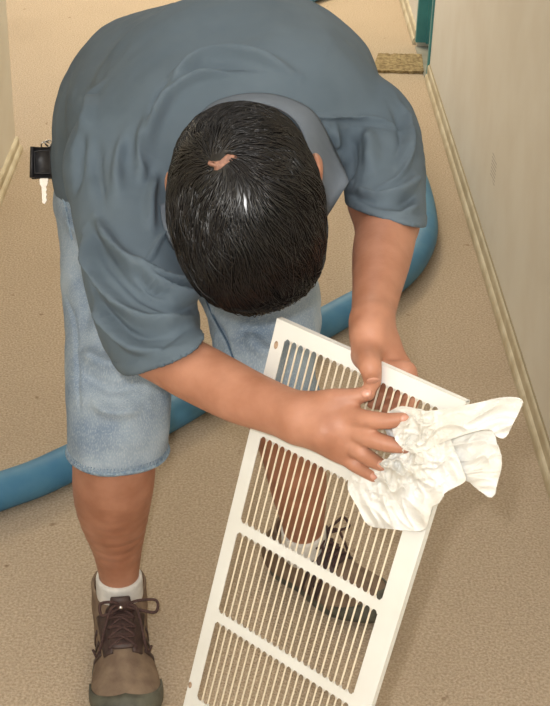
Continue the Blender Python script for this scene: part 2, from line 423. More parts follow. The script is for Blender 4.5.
# ------------------------------------------------------------------ grille
d0 = 1.5
c0, c1, c2, c3 = P(277, 318, d0), P(466, 402, d0*.908), P(338.3, 812.7, d0*1.04936), P(183, 706, d0*1.14135)
GW = norm(c1-c0); GL = norm(c3-c0); gw, gl = np.linalg.norm(c1-c0), np.linalg.norm(c3-c0)
GN = norm(np.cross(GW, GL)); GN = GN if GN[1] < 0 else -GN       # towards the camera
def GU(u, v, o=0): return c0+GW*u+GL*v+GN*o
def G(px, py, o=0):
    q = ray(px, py); t = ((c0+GN*o-CP) @ GN)/(q @ GN); return CP+q*t
gr = empty('vent_grille', GU(gw/2, gl, 0))
tag(gr, 'white metal return air grille with long narrow slots, held upright by the man', 'vent cover')
def lp(o): return o
U0, U1, NS = .0165, .2195, 22
pit = (U1-U0)/NS; sw = .0067; a_ = sw/2
banks = [(.018, .1255), (.138, .2515), (.264, .3770), (.3895, .506)]
V = []; Fc = []
def quad(p): 
    n = len(V); V.extend(p); Fc.append([n, n+1, n+2, n+3])
# column stations
st = [0]
us = []
for k in range(NS):
    uc = U0+pit*(k+.5); 
    for i in range(9): us.append((uc-a_*cos(pi*i/8), sqrt(max(0, a_*a_-(a_*cos(pi*i/8))**2))))
us = [(U0, None)]+us+[(U1, None)]
def edge(vend, s, sgn): return vend+sgn*(a_-(s or 0))
T_ = .0012
rails = [(0, banks[0][0]), (banks[0][1], banks[1][0]), (banks[1][1], banks[2][0]), (banks[2][1], banks[3][0]), (banks[3][1], gl)]
# front sheet, built as one grid of columns (the back sheet and rims come from the extrusion)
bmg = bmesh.new(); cache = {}
def gv(u, v):
    k = (round(u, 6), round(v, 6))
    if k not in cache: cache[k] = bmg.verts.new(GU(u, v, 0))
    return cache[k]
for ri, (v0, v1) in enumerate(rails):
    for i in range(len(us)-1):
        (ua, sa), (ub, sb) = us[i], us[i+1]
        t0 = v0 if ri == 0 else v0-edge(0, sa, 1)+0; t1 = v0 if ri == 0 else v0-edge(0, sb, 1)
        q0 = v1 if ri == 4 else v1+edge(0, sa, 1); q1 = v1 if ri == 4 else v1+edge(0, sb, 1)
        bmg.faces.new([gv(ua, t0), gv(ub, t1), gv(ub, q1), gv(ua, q0)])
# stiles
allv = [0]
for v0, v1 in rails:
    allv += [v0-a_ if v0 > 0 else 0, v1+a_ if v1 < gl else gl]
allv = sorted(set(round(v, 6) for v in allv))
for i in range(len(allv)-1):
    bmg.faces.new([gv(0, allv[i]), gv(U0, allv[i]), gv(U0, allv[i+1]), gv(0, allv[i+1])])
    bmg.faces.new([gv(U1, allv[i]), gv(gw, allv[i]), gv(gw, allv[i+1]), gv(U1, allv[i+1])])
ex = bmesh.ops.extrude_face_region(bmg, geom=bmg.faces[:])
for v in [e for e in ex['geom'] if isinstance(e, bmesh.types.BMVert)]: v.co -= Vector(GN*T_)
# turned-back rim
def gbox(bm, u0, u1, v0, v1, o0, o1):
    v = [bm.verts.new(GU(u, w, o)) for u in (u0, u1) for w in (v0, v1) for o in (o0, o1)]
    for f in ((0,1,3,2),(4,6,7,5),(0,4,5,1),(2,3,7,6),(0,2,6,4),(1,5,7,3)): bm.faces.new([v[i] for i in f])
for (u0, u1, v0, v1) in ((0, .0012, 0, gl), (gw-.0012, gw, 0, gl), (0, gw, 0, .0012), (0, gw, gl-.0012, gl)):
    gbox(bmg, u0, u1, v0, v1, -.008, -.0006)
par_frame = bm_obj('frame', bmg, M_white, gr)
for v0, v1 in banks:
    for k in range(NS-1):
        uc = U0+pit*(k+1)
        bm = bmesh.new()
        w2 = .0011
        vdir = norm(GU(uc, (v0+v1)/2)-CP); DEP = .0045; lean = -DEP*(vdir @ GW)/(vdir @ -GN)*.85
        v = []
        for vv in (v0+.0006, v1-.0006):
            for (du, o) in ((-w2, 0), (w2, 0), (w2-lean, -DEP), (-w2-lean, -DEP)): v.append(bm.verts.new(GU(uc+du, vv, o)))
        for f in ((0,1,2,3),(7,6,5,4),(0,4,5,1),(1,5,6,2),(2,6,7,3),(3,7,4,0)): bm.faces.new([v[i] for i in f])
        bm_obj('slat', bm, M_slat, gr)
for (px, py) in ((276, 345), (190, 685)):
    q = G(px, py, .0003); bm = bmesh.new()
    bmesh.ops.create_uvsphere(bm, u_segments=12, v_segments=6, radius=1)
    for v in bm.verts:
        c = v.co; v.co = Vector(q+GW*c.x*.0028+GL*c.y*.0048+GN*c.z*.0009)
    bm_obj('screw_hole', bm, M_dirt, gr, True)

# ------------------------------------------------------------------ the man: joints
side = norm(P(385, 120, 1.80)-P(115, 160, 1.80))
pel = P(165, 168, 2.13); mid = P(190, 118, 1.99); che = P(238, 100, 1.83); ush = P(247, 118, 1.73)
shR = P(122, 168, 1.76); shL = P(370, 140, 1.76)
elR = P(157, 346, 1.575); elL = P(387, 222, 1.65)
wrR = G(301, 419, .038); wrL = P(372, 322, 1.475)
hipR = P(115, 190, 2.14); kneeR = P(118, 405, 1.97); ankR = P(120, 583, 2.145)
hipL = P(222, 190, 2.16); kneeL = P(268, 378, 1.99); ankL = P(304, 538, 2.25)

# head frame: rows x (to the picture's right), y (towards the face), z (crown)
HC = P(245.5, 205, 1.52)
hz0 = norm(-ray(247, 205)); tilt = radians(7)
hy = norm(-cu*cos(tilt)+cr*sin(tilt)); hy = norm(hy-hz0*(hy @ hz0)); 
hx = norm(np.cross(hy, hz0)); hzv = np.cross(hx, hy)
if hx @ cr < 0: hx = -hx
HM = np.array([hx, hy, hz0])
def H(x, y, z): return HC+hx*x+hy*y+hz0*z

man = empty('person', (float(pel[0]), float(pel[1]), 0))
tag(man, 'man in blue grey polo shirt and denim shorts bent over, wiping the white grille', 'person')

# ---- body: one continuous surface
S = SDF((-.36, 1.0, -.0), (.36, 2.2, 1.12), .0025)
S.ecap(pel, mid, (.135, .085), (.14, .09), side, .03)
S.ecap(mid, che, (.14, .09), (.15, .095), side, .03)
S.ecap(che, ush, (.15, .095), (.11, .06), side, .03)
neckb = P(245, 135, 1.68)
S.cap(neckb, H(0, -.035, -.10), .058, .05, .03)
S.ell(H(0, -.005, 0), (.071, .092, .075), HM, .01)
S.ell(H(0, .018, -.062), (.062, .074, .072), HM, .02)
S.ell(H(0, .055, -.122), (.034, .034, .026), HM, .03)      # chin
S.cap(H(0, .088, -.035), H(0, .106, -.072), .007, .011, .01)  # nose
S.ell(H(0.009, .096, -.076), (.009, .008, .007), HM, .006); S.ell(H(-.009, .096, -.076), (.009, .008, .007), HM, .006)
S.cap(H(-.03, .083, -.02), H(.03, .083, -.02), .009, .009, .012)  # brow
for s in (-1, 1):
    S.ell(H(s*.031, .092, -.036), (.017, .012, .011), HM, .01, 'sub')
    S.ell(H(s*(.083 if s > 0 else .078), -.030, -.032), (.008, .018, .030), HM, .010)     # ear
    S.ell(H(s*.092, -.024, -.030), (.004, .009, .016), HM, .004, 'sub')
    S.ell(H(s*.032, .070, -.075), (.020, .020, .024), HM, .015)     # cheek
S.cap(H(-.018, .098, -.100), H(.018, .098, -.100), .003, .003, .004, 'sub')  # mouth
# arms
S.chain([(ush+side*-.06, .055), (shR, .052), (shR*.5+elR*.5, .044), (elR, .037)], .015)
S.chain([(ush+side*.06, .055), (shL, .052), (shL*.5+elL*.5, .044), (elL, .037)], .015)
f1 = elR*.5+wrR*.5+(P(229, 391, 1.5)-P(229, 384, 1.5))
S.chain([(shR*.25+elR*.75, .038), (elR, .0350), (f1, .0325), (elR*.22+wrR*.78-cu*.004, .0282), (wrR, .0255), (wrR*1.15-elR*.15, .022)], .010)
f2 = elL*.65+wrL*.35
S.chain([(shL*.25+elL*.75, .040), (elL, .0365), (f2, .034), (elL*.3+wrL*.7, .0270), (wrL, .0225), (wrL*1.1-elL*.1, .0215)], .010)
# right hand, spread on the front of the grille
def fing(pts, k=.004): S.chain([(G(x, y, o), r) for x, y, o, r in pts], k)
wr2 = G(313, 421, .033)
S.cap(wrR, wr2, .0250, .020, .012)
for (x, y, r) in ((347, 415, .0125), (350, 429, .0130), (348, 442, .0125), (341, 452, .0115)):
    S.cap(wr2+(G(x, y, .03)-G(348, 432, .03))*.35, G(x, y, .026), .0150, r, .012)
S.ell(G(333, 430, .027), (.030, .027, .0125), [GW, GL, GN], .01)
fing([(347, 415, .026, .0110), (366, 419, .031, .0095), (386, 421, .026, .0085), (403, 419, .018, .0070)])
fing([(350, 429, .026, .0112), (369, 438, .031, .0098), (388, 444, .025, .0087), (405, 447, .017, .0070)])
fing([(348, 442, .025, .0105), (360, 452, .030, .0092), (372, 460, .022, .0083), (381, 465, .015, .0068)])
fing([(341, 452, .023, .0096), (353, 463, .026, .0083), (365, 471, .018, .0073), (374, 477, .012, .0060)])
fing([(312, 407, .032, .0160), (332, 400, .030, .0120), (350, 397, .022, .0092), (368, 394, .013, .0078)], .008)
# left hand, thumb in front and fingers behind the top rail
def fg(pts, k=.005): S.chain(pts, k)
pm = P(378, 348, 1.472)
S.cap(wrL, pm, .022, .020, .010)
S.cap(pm, P(398, 366, 1.462), .021, .0145, .012)
S.cap(pm, P(388, 372, 1.462), .021, .014, .012)
S.cap(P(370, 338, 1.465), P(368, 356, 1.445), .0185, .0150, .010)
fg([(P(366, 354, 1.445), .016), (G(370, 366, .014), .0120), (G(372, 376, .0095), .0102), (G(373, 382, .0085), .0088)], .006)
for (x0, y0, x1, y1, x2, y2, dd) in ((386, 372, 377, 389, 368, 396, 0), (394, 372, 390, 393, 379, 402, .004), (401, 372, 402, 397, 392, 407, .006), (406, 372, 412, 398, 404, 409, .008)):
    fg([(G(x0, y0, -.020-dd), .0118), (G(x1, y1, -.028-dd), .0092), (G(x2, y2, -.021), .0078), (G(x2-7, y2+1, -.0165), .0066)], .003)
# legs
S.chain([(hipR, .082), (kneeR, .058)], .03); S.chain([(hipL, .082), (kneeL, .056)], .03)
S.chain([(kneeR, .056), (P(114, 470, 2.015), .0595), (P(113, 505, 2.06), .0545), (P(117, 545, 2.11), .0385), (P(119, 575, 2.143), .0305), (P(120, 597, 2.165), .031)], .012)
S.chain([(kneeL, .056), (P(290, 440, 2.08), .049), (P(299, 490, 2.16), .043), (P(303, 522, 2.245), .034), (P(304, 545, 2.29), .032)], .012)
heelR = FL(118, 596); heelR = P(118, 583, 2.165); 
def foot_frame(ank, dirv):
    d = norm([dirv[0], dirv[1], 0]); return np.array([ank[0], ank[1], 0]), d, np.array([-d[1], d[0], 0])
aR, dR, sR = foot_frame(P(119, 583, 2.16), FL(124, 690)-FL(119, 610))
aL, dL, sL = foot_frame(P(302, 547, 2.315), FL(368, 622)-FL(286, 576))
for (a, d) in ((aR, dR), (aL, dL)):
    S.chain([(a+np.array([0, 0, .10]), .033), (a+np.array([0, 0, .05])-d*.01, .028), (a+d*.12+np.array([0, 0, .03]), .02)], .012)
V_, Q_ = S.mesh(2)
body = mesh_np('body', V_, Q_, M_skin, man); TB = bvh(V_, Q_)
del S

# eyes, lips, nails
for s in (-1, 1):
    bm = bmesh.new(); bmesh.ops.create_uvsphere(bm, u_segments=16, v_segments=10, radius=.0118, matrix=Matrix.Translation(H(s*.031, .079, -.036))); e = bm_obj('eye', bm, M_eye, man, True)
    bm = bmesh.new(); bmesh.ops.create_uvsphere(bm, u_segments=12, v_segments=8, radius=.0058, matrix=Matrix.Translation(H(s*.031, .0856, -.037))); bm_obj('iris', bm, M_iris, e, True)
    V1, F1 = tube_np(catmull([H(s*.014, .094, -.018), H(s*.03, .095, -.012), H(s*.048, .086, -.018)], 5), .0022, 6); mesh_np('eyebrow', V1, F1, M_hair, man)
for zz in (-.0975, -.1035):
    V1, F1 = tube_np(catmull([H(-.020, .090, -.1005), H(-.008, .0965, zz), H(.008, .0965, zz), H(.020, .090, -.1005)], 4), .0030, 8); mesh_np('lip', V1, F1, M_lip, man)
def nail(px, py, dx, dy, w=.0055, l=.0065):
    q = hit(TB, px, py)
    if q is None: return
    n = np.array(TB.find_nearest(Vector(q))[1]); 
    t = norm(cr*dx-cu*dy); t = norm(t-n*(t @ n)); b = np.cross(n, t); bm = bmesh.new()
    bmesh.ops.create_uvsphere(bm, u_segments=12, v_segments=8, radius=1)
    for v in bm.verts: c = v.co; v.co = Vector(q+t*c.x*l+b*c.y*w+n*(c.z*.0016-.0004))
    bm_obj('fingernail', bm, M_nail, man, True)
nail(405, 419, 1, -.05, .0045, .005); nail(406.5, 447, 1, .1, .0047, .0055); nail(381.5, 464.5, .8, .5, .0043, .0048); nail(374, 476.3, .8, .45, .0038, .0044); nail(366, 393.5, 1, -.1, .0045, .006)
nail(373, 381, .1, 1, .0068, .0055)

# ---- hair
def hair_cap():
    G2 = SDF(HC-.16, HC+.16, .003)
    G2.ell(H(0, .0, .002), (.084, .108, .084), HM, .01)
    G2.ell(H(.004, .048, -.004), (.072, .076, .062), HM, .02)
    G2.ell(H(0, -.062, -.030), (.066, .046, .050), HM, .02)
    G2.cut(H(0, .03, -.040), hy*.75-hz0*1, k=.01)             # face and below the hairline
    G2.cut(H(0, 0, -.062), -hz0, k=.01)
    return G2.mesh(2)
Vh, Qh = hair_cap(); cap = mesh_np('hair', Vh, Qh, M_hair, man); TH_ = bvh(Vh, Qh)
crown = np.array([-.022, -.048, .083])
parts = []
cnt = 0
Vs = []; Fs = []; off = 0
NhV = vnormals(Vh, Qh); loc = (Vh-HC) @ HM.T; nl = NhV @ HM.T
ok = np.where((loc[:, 2] > -.055) & (nl[:, 2] > -.45))[0]
pick = rng.choice(ok, 9500)
for vi in pick:
    p = loc[vi].copy(); d = p[:2]-crown[:2]; rr = np.linalg.norm(d)
    if rr < .006: continue
    if abs(p[0]+.016) < .018 and abs(p[1]+.050) < .007 and rng.random() < .2: continue
    base = np.arctan2(d[1], d[0])
    # hair streams from the whorl towards the face, sides bend forwards and down
    ang = base+.9*math.exp(-rr/.03)+rng.normal(0, .10)+1.0*noise.noise(Vector(p*26))+.7*noise.noise(Vector(p*75))
    dirv = np.array([cos(ang), sin(ang), 0]); dirv = dirv*.9+np.array([.22, .42, 0])*min(1, rr/.05)
    L = rng.uniform(.026, .052)*(1 if p[1] > -.03 else .6)
    if p[2] < -.01: L *= .6; dirv[2] -= .9
    n = nl[vi]; pts = []; q = p - n*.001; step = L/5; dv = norm(dirv-n*(dirv @ n)); lift = rng.uniform(.02, .20)+.12*noise.noise(Vector(p*60)); cur = rng.normal(0, .12)
    for k in range(6):
        pts.append(q.copy()); 
        fn = TH_.find_nearest(Vector(q @ HM+HC)); e = np.array(fn[1]) @ HM.T; hq = (np.array(fn[0])-HC) @ HM.T; gap = (q-hq) @ e
        if gap < .0006 and k > 0: q = hq+e*.0006; pts[-1] = q.copy()
        dv = norm(dv-e*(dv @ e)+e*(lift*(1-k/2.6))); 
        dv = norm(dv+np.cross(e, dv)*cur*.35)
        q = q+dv*step
    pts = np.array(pts) @ HM + HC
    w = rng.uniform(.0004, .0010); rad = w*np.array([1, 1.1, 1, .85, .6, .2])
    v, f = tube_np(pts, rad, 3)
    Vs.append(v); Fs.append(np.array(f[:-2])+off); off += len(v)
sv = None
h_ = TH_.ray_cast(Vector(H(-.016, -.046, .15)), Vector(-hz0)); sp = np.array(h_[0])
bm = bmesh.new(); bmesh.ops.create_uvsphere(bm, u_segments=20, v_segments=10, radius=1)
n_ = np.array(h_[1])
for v in bm.verts:
    c = v.co; q = sp+hx*c.x*(.017+.004*sin(c.y*9))+hy*(c.y*.0055-.003*sin(c.x*4))+n_*(c.z*.0022-.0004); v.co = Vector(q)
bm_obj('scalp', bm, mat('scalp_skin', srgb(150, 108, 88), srgb(120, 84, 70), 300, .6), cap, True)
st_ = mesh_np('hair_strands', np.concatenate(Vs), np.concatenate(Fs), M_hair, cap); tag(st_, kind='stuff')

# ---- shirt
S = SDF((-.36, 1.2, .3), (.36, 2.25, 1.16), .003)
S.ecap(pel, mid, (.158, .112), (.165, .125), side, .05)
S.ecap(mid, che, (.165, .125), (.178, .128), side, .05)
S.ecap(che, ush, (.178, .128), (.135, .082), side, .05)
S.chain([(P(112, 120, 2.08), .085), (P(118, 170, 2.12), .092)], .05)
S.chain([(P(141, 80, 2.03), .088), (P(180, 84, 1.98), .10)], .06)
S.chain([(P(300, 105, 1.76), .085), (P(356, 130, 1.77), .066)], .06)
S.chain([(P(190, 140, 1.74), .085), (P(132, 168, 1.75), .078)], .06)
# left sleeve
hL = P(386, 216, 1.65)
S.chain([(shL+np.array([0, .01, 0]), .064), (P(384, 175, 1.705), .051), (P(387, 245, 1.62), .0450)], .02)
_s = norm(P(421, 225, 1.65)-P(352, 207, 1.65)); _a = norm(elL-P(384, 175, 1.705)); ndir = norm(_a-_s*(_a @ _s)); ndir = norm(ndir-cf*(ndir @ cf)); ndir = norm(ndir-_s*(ndir @ _s)+cf*.18)
S.cut(hL, ndir, P(387, 245, 1.63)-.085, P(387, 245, 1.63)+.085, k=.002)
# right sleeve
S.chain([(shR, .074), (P(130, 225, 1.69), .066), (P(140, 285, 1.63), .063), (P(149, 325, 1.60), .058), (P(161, 350, 1.575), .050), (P(178, 364, 1.56), .0462), (P(205, 380, 1.53), .0452)], .02)
hR = (P(134, 371, 1.565)+P(187, 339, 1.555))/2
_s = norm(P(199, 347, 1.555)-P(145, 380, 1.56)); _a = norm(f1-elR); nR = norm(_a-_s*(_a @ _s)); nR = norm(nR-cf*(nR @ cf)); nR = norm(nR-_s*(nR @ _s)+cf*.30)
S.cut(hR, nR, P(205, 400, 1.53)-.10, P(205, 400, 1.53)+.10, k=.002)
solid = S.F.copy(); slo = S.lo.copy(); sh_ = S.h
# neck opening and arm openings
S.cap(P(247, 168, 1.66), H(0, -.01, -.07), .052, .066, .01, 'sub')
S.chain([(elL*.75+shL*.25, .036), (hL, .039), (hL+ndir*.03, .040)], .001, 'sub')
# trunk opening at the hips
hemn = norm(pel-mid)
S.cut(P(52, 200, 2.12), norm(hemn*.6+np.array([0, -.1, -.75])), (-.36, 1.75, .3), (.0, 2.25, .95), .006)
Vt, Qt = S.mesh(2)
del S
tilted = [
 ([(74, 150), (84, 130), (94, 100), (108, 75)], .012, .005), ([(75, 200), (80, 150), (88, 118)], .010, -.005),
 ([(160, 110), (170, 85), (195, 62), (225, 55), (265, 60), (300, 78)], .008, .007), ([(150, 130), (160, 95), (188, 70), (225, 66), (262, 70)], .006, -.005),
 ([(150, 160), (155, 125), (172, 95), (200, 77), (240, 74)], .008, .006), ([(140, 190), (142, 150), (152, 110)], .009, .006),
 ([(105, 215), (97, 170), (96, 130)], .010, -.005), ([(118, 200), (118, 165), (126, 130)], .008, .005),
 ([(152, 235), (150, 200), (158, 168)], .007, .005),
 ([(96, 215), (118, 252), (150, 283), (180, 298), (196, 296)], .007, .009), ([(90, 225), (108, 262), (140, 295), (172, 310), (196, 306)], .006, -.007),
 ([(84, 232), (98, 275), (126, 310), (165, 328), (197, 322)], .007, .008), ([(128, 255), (155, 278), (182, 284), (196, 279)], .006, .008), ([(130, 266), (152, 291), (178, 298)], .004, -.006),
 ([(92, 285), (108, 322), (140, 350), (178, 350), (198, 338)], .007, .007), ([(88, 268), (102, 306), (134, 335), (176, 338)], .006, -.006),
 ([(150, 325), (175, 325), (194, 316)], .005, .004),
 ([(172, 222), (160, 240), (148, 262), (138, 275)], .003, .0025),
 ([(300, 116), (325, 117), (352, 117), (385, 122), (408, 134)], .0035, .0028), ([(300, 121), (352, 123), (400, 132)], .003, -.0022),
 ([(345, 128), (352, 155), (352, 182)], .010, -.006), ([(365, 125), (372, 150), (370, 178)], .010, .006), ([(332, 125), (338, 150)], .009, .005),
 ([(408, 130), (410, 155), (398, 178), (378, 188)], .004, .003),
 ([(356, 190), (375, 198), (398, 196), (418, 178)], .006, .007), ([(352, 196), (372, 206), (396, 206), (418, 194)], .005, -.006), ([(352, 200), (376, 212), (400, 214), (420, 205)], .005, .006),
 ([(396, 95), (406, 118), (408, 142), (400, 166)], .007, .004), ([(388, 100), (398, 120), (401, 145), (392, 168)], .006, -.003),
 ([(330, 196), (342, 188), (350, 184)], .005, .004),
]
Vflat = Vt.copy()
def hemfade(V):
    w = np.ones(len(V))
    for hc, hn in ((hR, nR), (hL, ndir)):
        b = -(V-hc) @ hn; near = np.linalg.norm(V-hc, axis=1) < .085; w = np.where(near, np.minimum(w, np.clip((b-.004)/.022, .0, 1)), w)
    return w[:, None]
hf = hemfade(Vflat)
Vt = folds(Vt, Qt, tilted); Vt = Vflat+(Vt-Vflat)*hf
# hem bands: cuff a little proud
nt_ = vnormals(Vt, Qt)
for (hc, hn, rr, w) in ((hL, ndir, .075, .014), (hR, nR, .075, .016)):
    dd = (Vt-hc) @ hn; near = np.linalg.norm(Vt-hc, axis=1) < rr
    Vt = Vt+nt_*((near & (dd > -w)) * .0012)[:, None] - nt_*(near*np.exp(-((dd+w)/.002)**2)*.0014)[:, None]
Vt = Vt+hf*vnormals(Vt, Qt)*np.array([.0022*noise.noise(Vector(v)*18)+.0012*noise.noise(Vector(v)*45) for v in Vt])[:, None]
# tuck the body under the cloth wherever the shirt covers it
def sample(Vx):
    q = (Vx-slo)/sh_; i = np.clip(np.floor(q).astype(int), 0, np.array(solid.shape)-2); f = q-i; o = np.zeros(len(Vx))
    for a in (0, 1):
        for b in (0, 1):
            for c in (0, 1):
                o += solid[i[:, 0]+a, i[:, 1]+b, i[:, 2]+c]*np.where(a, f[:, 0], 1-f[:, 0])*np.where(b, f[:, 1], 1-f[:, 1])*np.where(c, f[:, 2], 1-f[:, 2])
    return o
Vb = V_.copy()
behR, behL = -(Vb-hR) @ nR, -(Vb-hL) @ ndir
inR = np.linalg.norm(Vb-hR, axis=1) < .14; inL = np.linalg.norm(Vb-hL, axis=1) < .14
onaxis = np.linalg.norm(np.cross(Vb-neckb, norm(H(0, -.035, -.1)-neckb)), axis=1) < .060
tow = (Vb-neckb) @ norm(HC-neckb)
cover = (Vb[:, 2] > .72) | ((Vb[:, 0] < .02) & (Vb[:, 2] > .60))
cover &= ~(inR & (behR < .001)) & ~(inL & (behL < .001)) & ~(tow > .045) & ~(onaxis & (tow > .02))
cover &= ((Vb-hR) @ nR < .10) & ~(np.linalg.norm(Vb-wrR, axis=1) < .15) & ~(np.linalg.norm(Vb-wrL, axis=1) < .12)
marg = np.full(len(Vb), .013); marg = np.where(inR, np.clip(.005+.2*behR, .005, .013), marg); marg = np.where(inL, np.clip(.005+.2*behL, .005, .013), marg)
for _ in range(2):
    sd = sample(Vb); g = np.stack([(sample(Vb+e)-sample(Vb-e))/.008 for e in np.eye(3)*.004], 1); g /= np.linalg.norm(g, axis=1)[:, None]+1e-9
    mv = cover & (sd > -marg) & (sd < .06); Vb[mv] -= g[mv]*(sd[mv]+marg[mv])[:, None]
body.data.vertices.foreach_set('co', Vb.astype(np.float32).ravel()); body.data.update()
shirt = mesh_np('polo_shirt', Vt, Qt, M_shirt, man); TS = bvh(Vt, Qt)

# collar: folded flaps lying on the shirt round the neck
def on_shirt(px, py, back=.004):
    q = hit(TS, px, py, back); return q
def sheet(name, A, B, m, parent, nv=8, thick=.0024, lift=.006, tri=None):
    """cloth strip between curves A and B (3-D points)"""
    A = catmull(A, 6); B = catmull(B, 6); V = []; n = len(A)
    for i in range(n):
        for j in range(nv+1):
            t = j/nv; p = A[i]*(1-t)+B[i]*t; V.append(p-norm(p-CP)*lift*sin(pi*t)*.8)
    V = np.array(V); Q = np.array([[i*(nv+1)+j, (i+1)*(nv+1)+j, (i+1)*(nv+1)+j+1, i*(nv+1)+j+1] for i in range(n-1) for j in range(nv)])
    o = mesh_np(name, V, Q, m, parent); md = o.modifiers.new('thickness', 'SOLIDIFY'); md.thickness = thick; md.offset = 0
    return o
def S2(pts, back): return [on_shirt(x, y, back) for x, y in pts]
def deep(pts, d): return [P(x, y, d) for x, y in pts]
outer = [(198, 116), (216, 102), (240, 95), (266, 94), (292, 100), (315, 114), (334, 148), (349, 182)]
dep = [None]*len(outer)
O_ = []
for x, y in outer:
    q = hit(TS, min(x, 346), y, .005); O_.append(q if q is not None else P(x, y, 1.66))
O_[-1] = P(349, 182, (np.linalg.norm(O_[-2]-CP))*.965)
I_ = deep([(196, 125), (212, 112), (238, 104), (262, 104), (284, 112), (300, 128), (312, 165), (326, 217)], 1.62)
I_[-1] = O_[-1]+(P(326, 217, 1.6)-P(349, 182, 1.6)); I_[-2] = P(312, 165, 1.58)
sheet('collar', O_, I_, M_collar, man)
l0 = [(160, 205), (163, 225), (172, 246), (187, 262)]; l1 = [(172, 200), (176, 215), (190, 235), (205, 250)]
LO = [hit(TS, x, y, .004) for x, y in l0]; LI = [hit(TS, x, y, .010) for x, y in l1]
if all(q is not None for q in LO): 
    LI = [q if q is not None else P(x, y, 1.56) for q, (x, y) in zip(LI, l1)]
    sheet('collar', LO, LI, M_collar, man)

# ---- shorts
S = SDF((-.36, 1.4, .25), (.2, 2.35, .95), .003)
S.ecap(P(165, 190, 2.16), P(165, 160, 2.17), (.165, .115), (.16, .11), side, .03)
S.chain([(P(120, 205, 2.14), .098), (P(121, 300, 2.045), .084), (P(118, 400, 1.975), .0735), (P(117, 500, 2.03), .0700)], .03)
S.chain([(P(225, 205, 2.17), .098), (P(262, 300, 2.045), .086), (P(268, 375, 1.99), .068), (P(285, 440, 2.06), .060)], .03)
hemR = P(117, 453, 2.0); hnR = norm([.02, -.12, -1]); S.cut(hemR, hnR, P(117, 490, 2.02)-.12, P(117, 490, 2.02)+.12, .003)
hemL = P(277, 386, 2.02); hnL = norm([.05, .25, -1]); S.cut(hemL, hnL, P(285, 440, 2.05)-.11, P(285, 440, 2.05)+.11, .003)
S.chain([(P(118, 400, 1.975), .058), (P(116, 470, 2.015), .0635), (P(114, 500, 2.05), .064)], .003, 'sub')
S.chain([(P(268, 375, 1.99), .056), (P(290, 440, 2.08), .056)], .003, 'sub')
Vj, Qj = S.mesh(2)
Vj = folds(Vj, Qj, [([(62, 215), (80, 235), (100, 270)], .010, .004), ([(70, 260), (85, 300), (84, 340)], .012, -.004), ([(80, 350), (110, 365), (140, 362)], .012, .005),
 ([(78, 372), (110, 388), (140, 385)], .010, -.005), ([(88, 400), (115, 412), (145, 405)], .012, .004), ([(205, 310), (222, 330), (234, 362)], .0035, -.004), ([(245, 330), (262, 350), (290, 352)], .010, .004), ([(64, 290), (74, 330), (80, 420)], .005, -.003)])
nj = vnormals(Vj, Qj)
Vj = Vj+nj*np.array([.0035*noise.noise(Vector(v)*14)+.0016*noise.noise(Vector(v)*38) for v in Vj])[:, None]
shorts = mesh_np('denim_shorts', Vj, Qj, M_denim, man); TJ = bvh(Vj, Qj)
def hem_ring(c, n, axis_c, rad, up=.0):
    """stitched roll of cloth round a leg opening, found by looking outwards from the leg's centre"""
    n = norm(n); a = norm(np.cross(n, [0, 1, 0])); b = np.cross(n, a); pts = []
    o = np.asarray(axis_c, float); o = o-n*((o-c) @ n)-n*.006
    for k in range(64):
        t = k/64*2*pi; d = a*cos(t)+b*sin(t)
        h = TJ.ray_cast(Vector(o+d*.10), Vector(-d), .055)
        pts.append(np.array(h[0])-d*.0005 if h[0] is not None else None)
    good = [p for p in pts if p is not None]; mr_ = np.median([np.linalg.norm(p-o) for p in good])
    pts = [p for p in pts if p is not None and abs(np.linalg.norm(p-o)-mr_) < .012]
    return np.array(pts)+0
for c, n, ax in ((hemR, hnR, P(117, 459, 2.0)), (hemL, hnL, P(275, 388, 2.02))):
    ring = hem_ring(c, n, ax, .07); ring = (ring+np.roll(ring, 1, 0)+np.roll(ring, -1, 0))/3
    hem = tube('hem', ring, .0034, M_stitch, man, seg=8, closed=True)
    # twisted overlock threads round the hem
    fine = catmull(list(ring)+[ring[0]], 3)[:-1]; pr = []
    nrm = norm(n)
    for k in range(0, len(fine), 2):
        p = fine[k]; q = fine[(k+3) % len(fine)]; out_ = norm(p-ring.mean(0)-nrm*((p-ring.mean(0)) @ nrm))
        pr.append(tube_np(np.array([p-nrm*.0085+out_*.0012, (p+q)/2+out_*.0042, q+nrm*.0028+out_*.0012]), .0009, 4))
    st2 = mesh_np('overlock_stitch', *join(pr), M_stitch, hem); tag(st2, kind='stuff')
# seam up the inside of the left leg and down the outside of the right
def on_line(T, pts, back=.001, n=8):
    r = [hit(T, *p, back) for p in catmull([(x, y, 0) for x, y in pts], n)[:, :2]]; return np.array([q for q in r if q is not None])
for pts in ([(206, 300), (214, 318), (226, 340), (234, 360)],):
    q = on_line(TJ, pts)
    if len(q) > 3: tube('seam', q, .0016, M_seam, man, seg=6)
q = on_line(TJ, [(59, 182), (66, 210), (72, 240)])
if len(q) > 3: tube('pocket_edge', q, .0018, M_stitch, man, seg=6)

# ---- socks and shoes
def sock(a, d, path, parent):
    S = SDF(a+np.array([-.1, -.1, .03]), a+np.array([.1, .1, .2]), .0025)
    S.chain([(p, r) for p, r in path], .01)
    top, n = path[-1][0], norm(path[-1][0]-path[-2][0]); S.cut(top-n*.018, n, k=.003)
    V, Q = S.mesh(2); return mesh_np('sock', V, Q, M_sock, parent)
legR = [(aR+np.array([0, 0, .055]), .036), (P(120, 597, 2.165), .0360), (P(118.5, 566, 2.133), .0355)]
legL = [(aL+np.array([0, 0, .055]), .034), (P(304, 548, 2.295), .0365), (P(303, 521, 2.243), .0365)]
sock(aR, dR, legR, man); sock(aL, dL, legL, man)

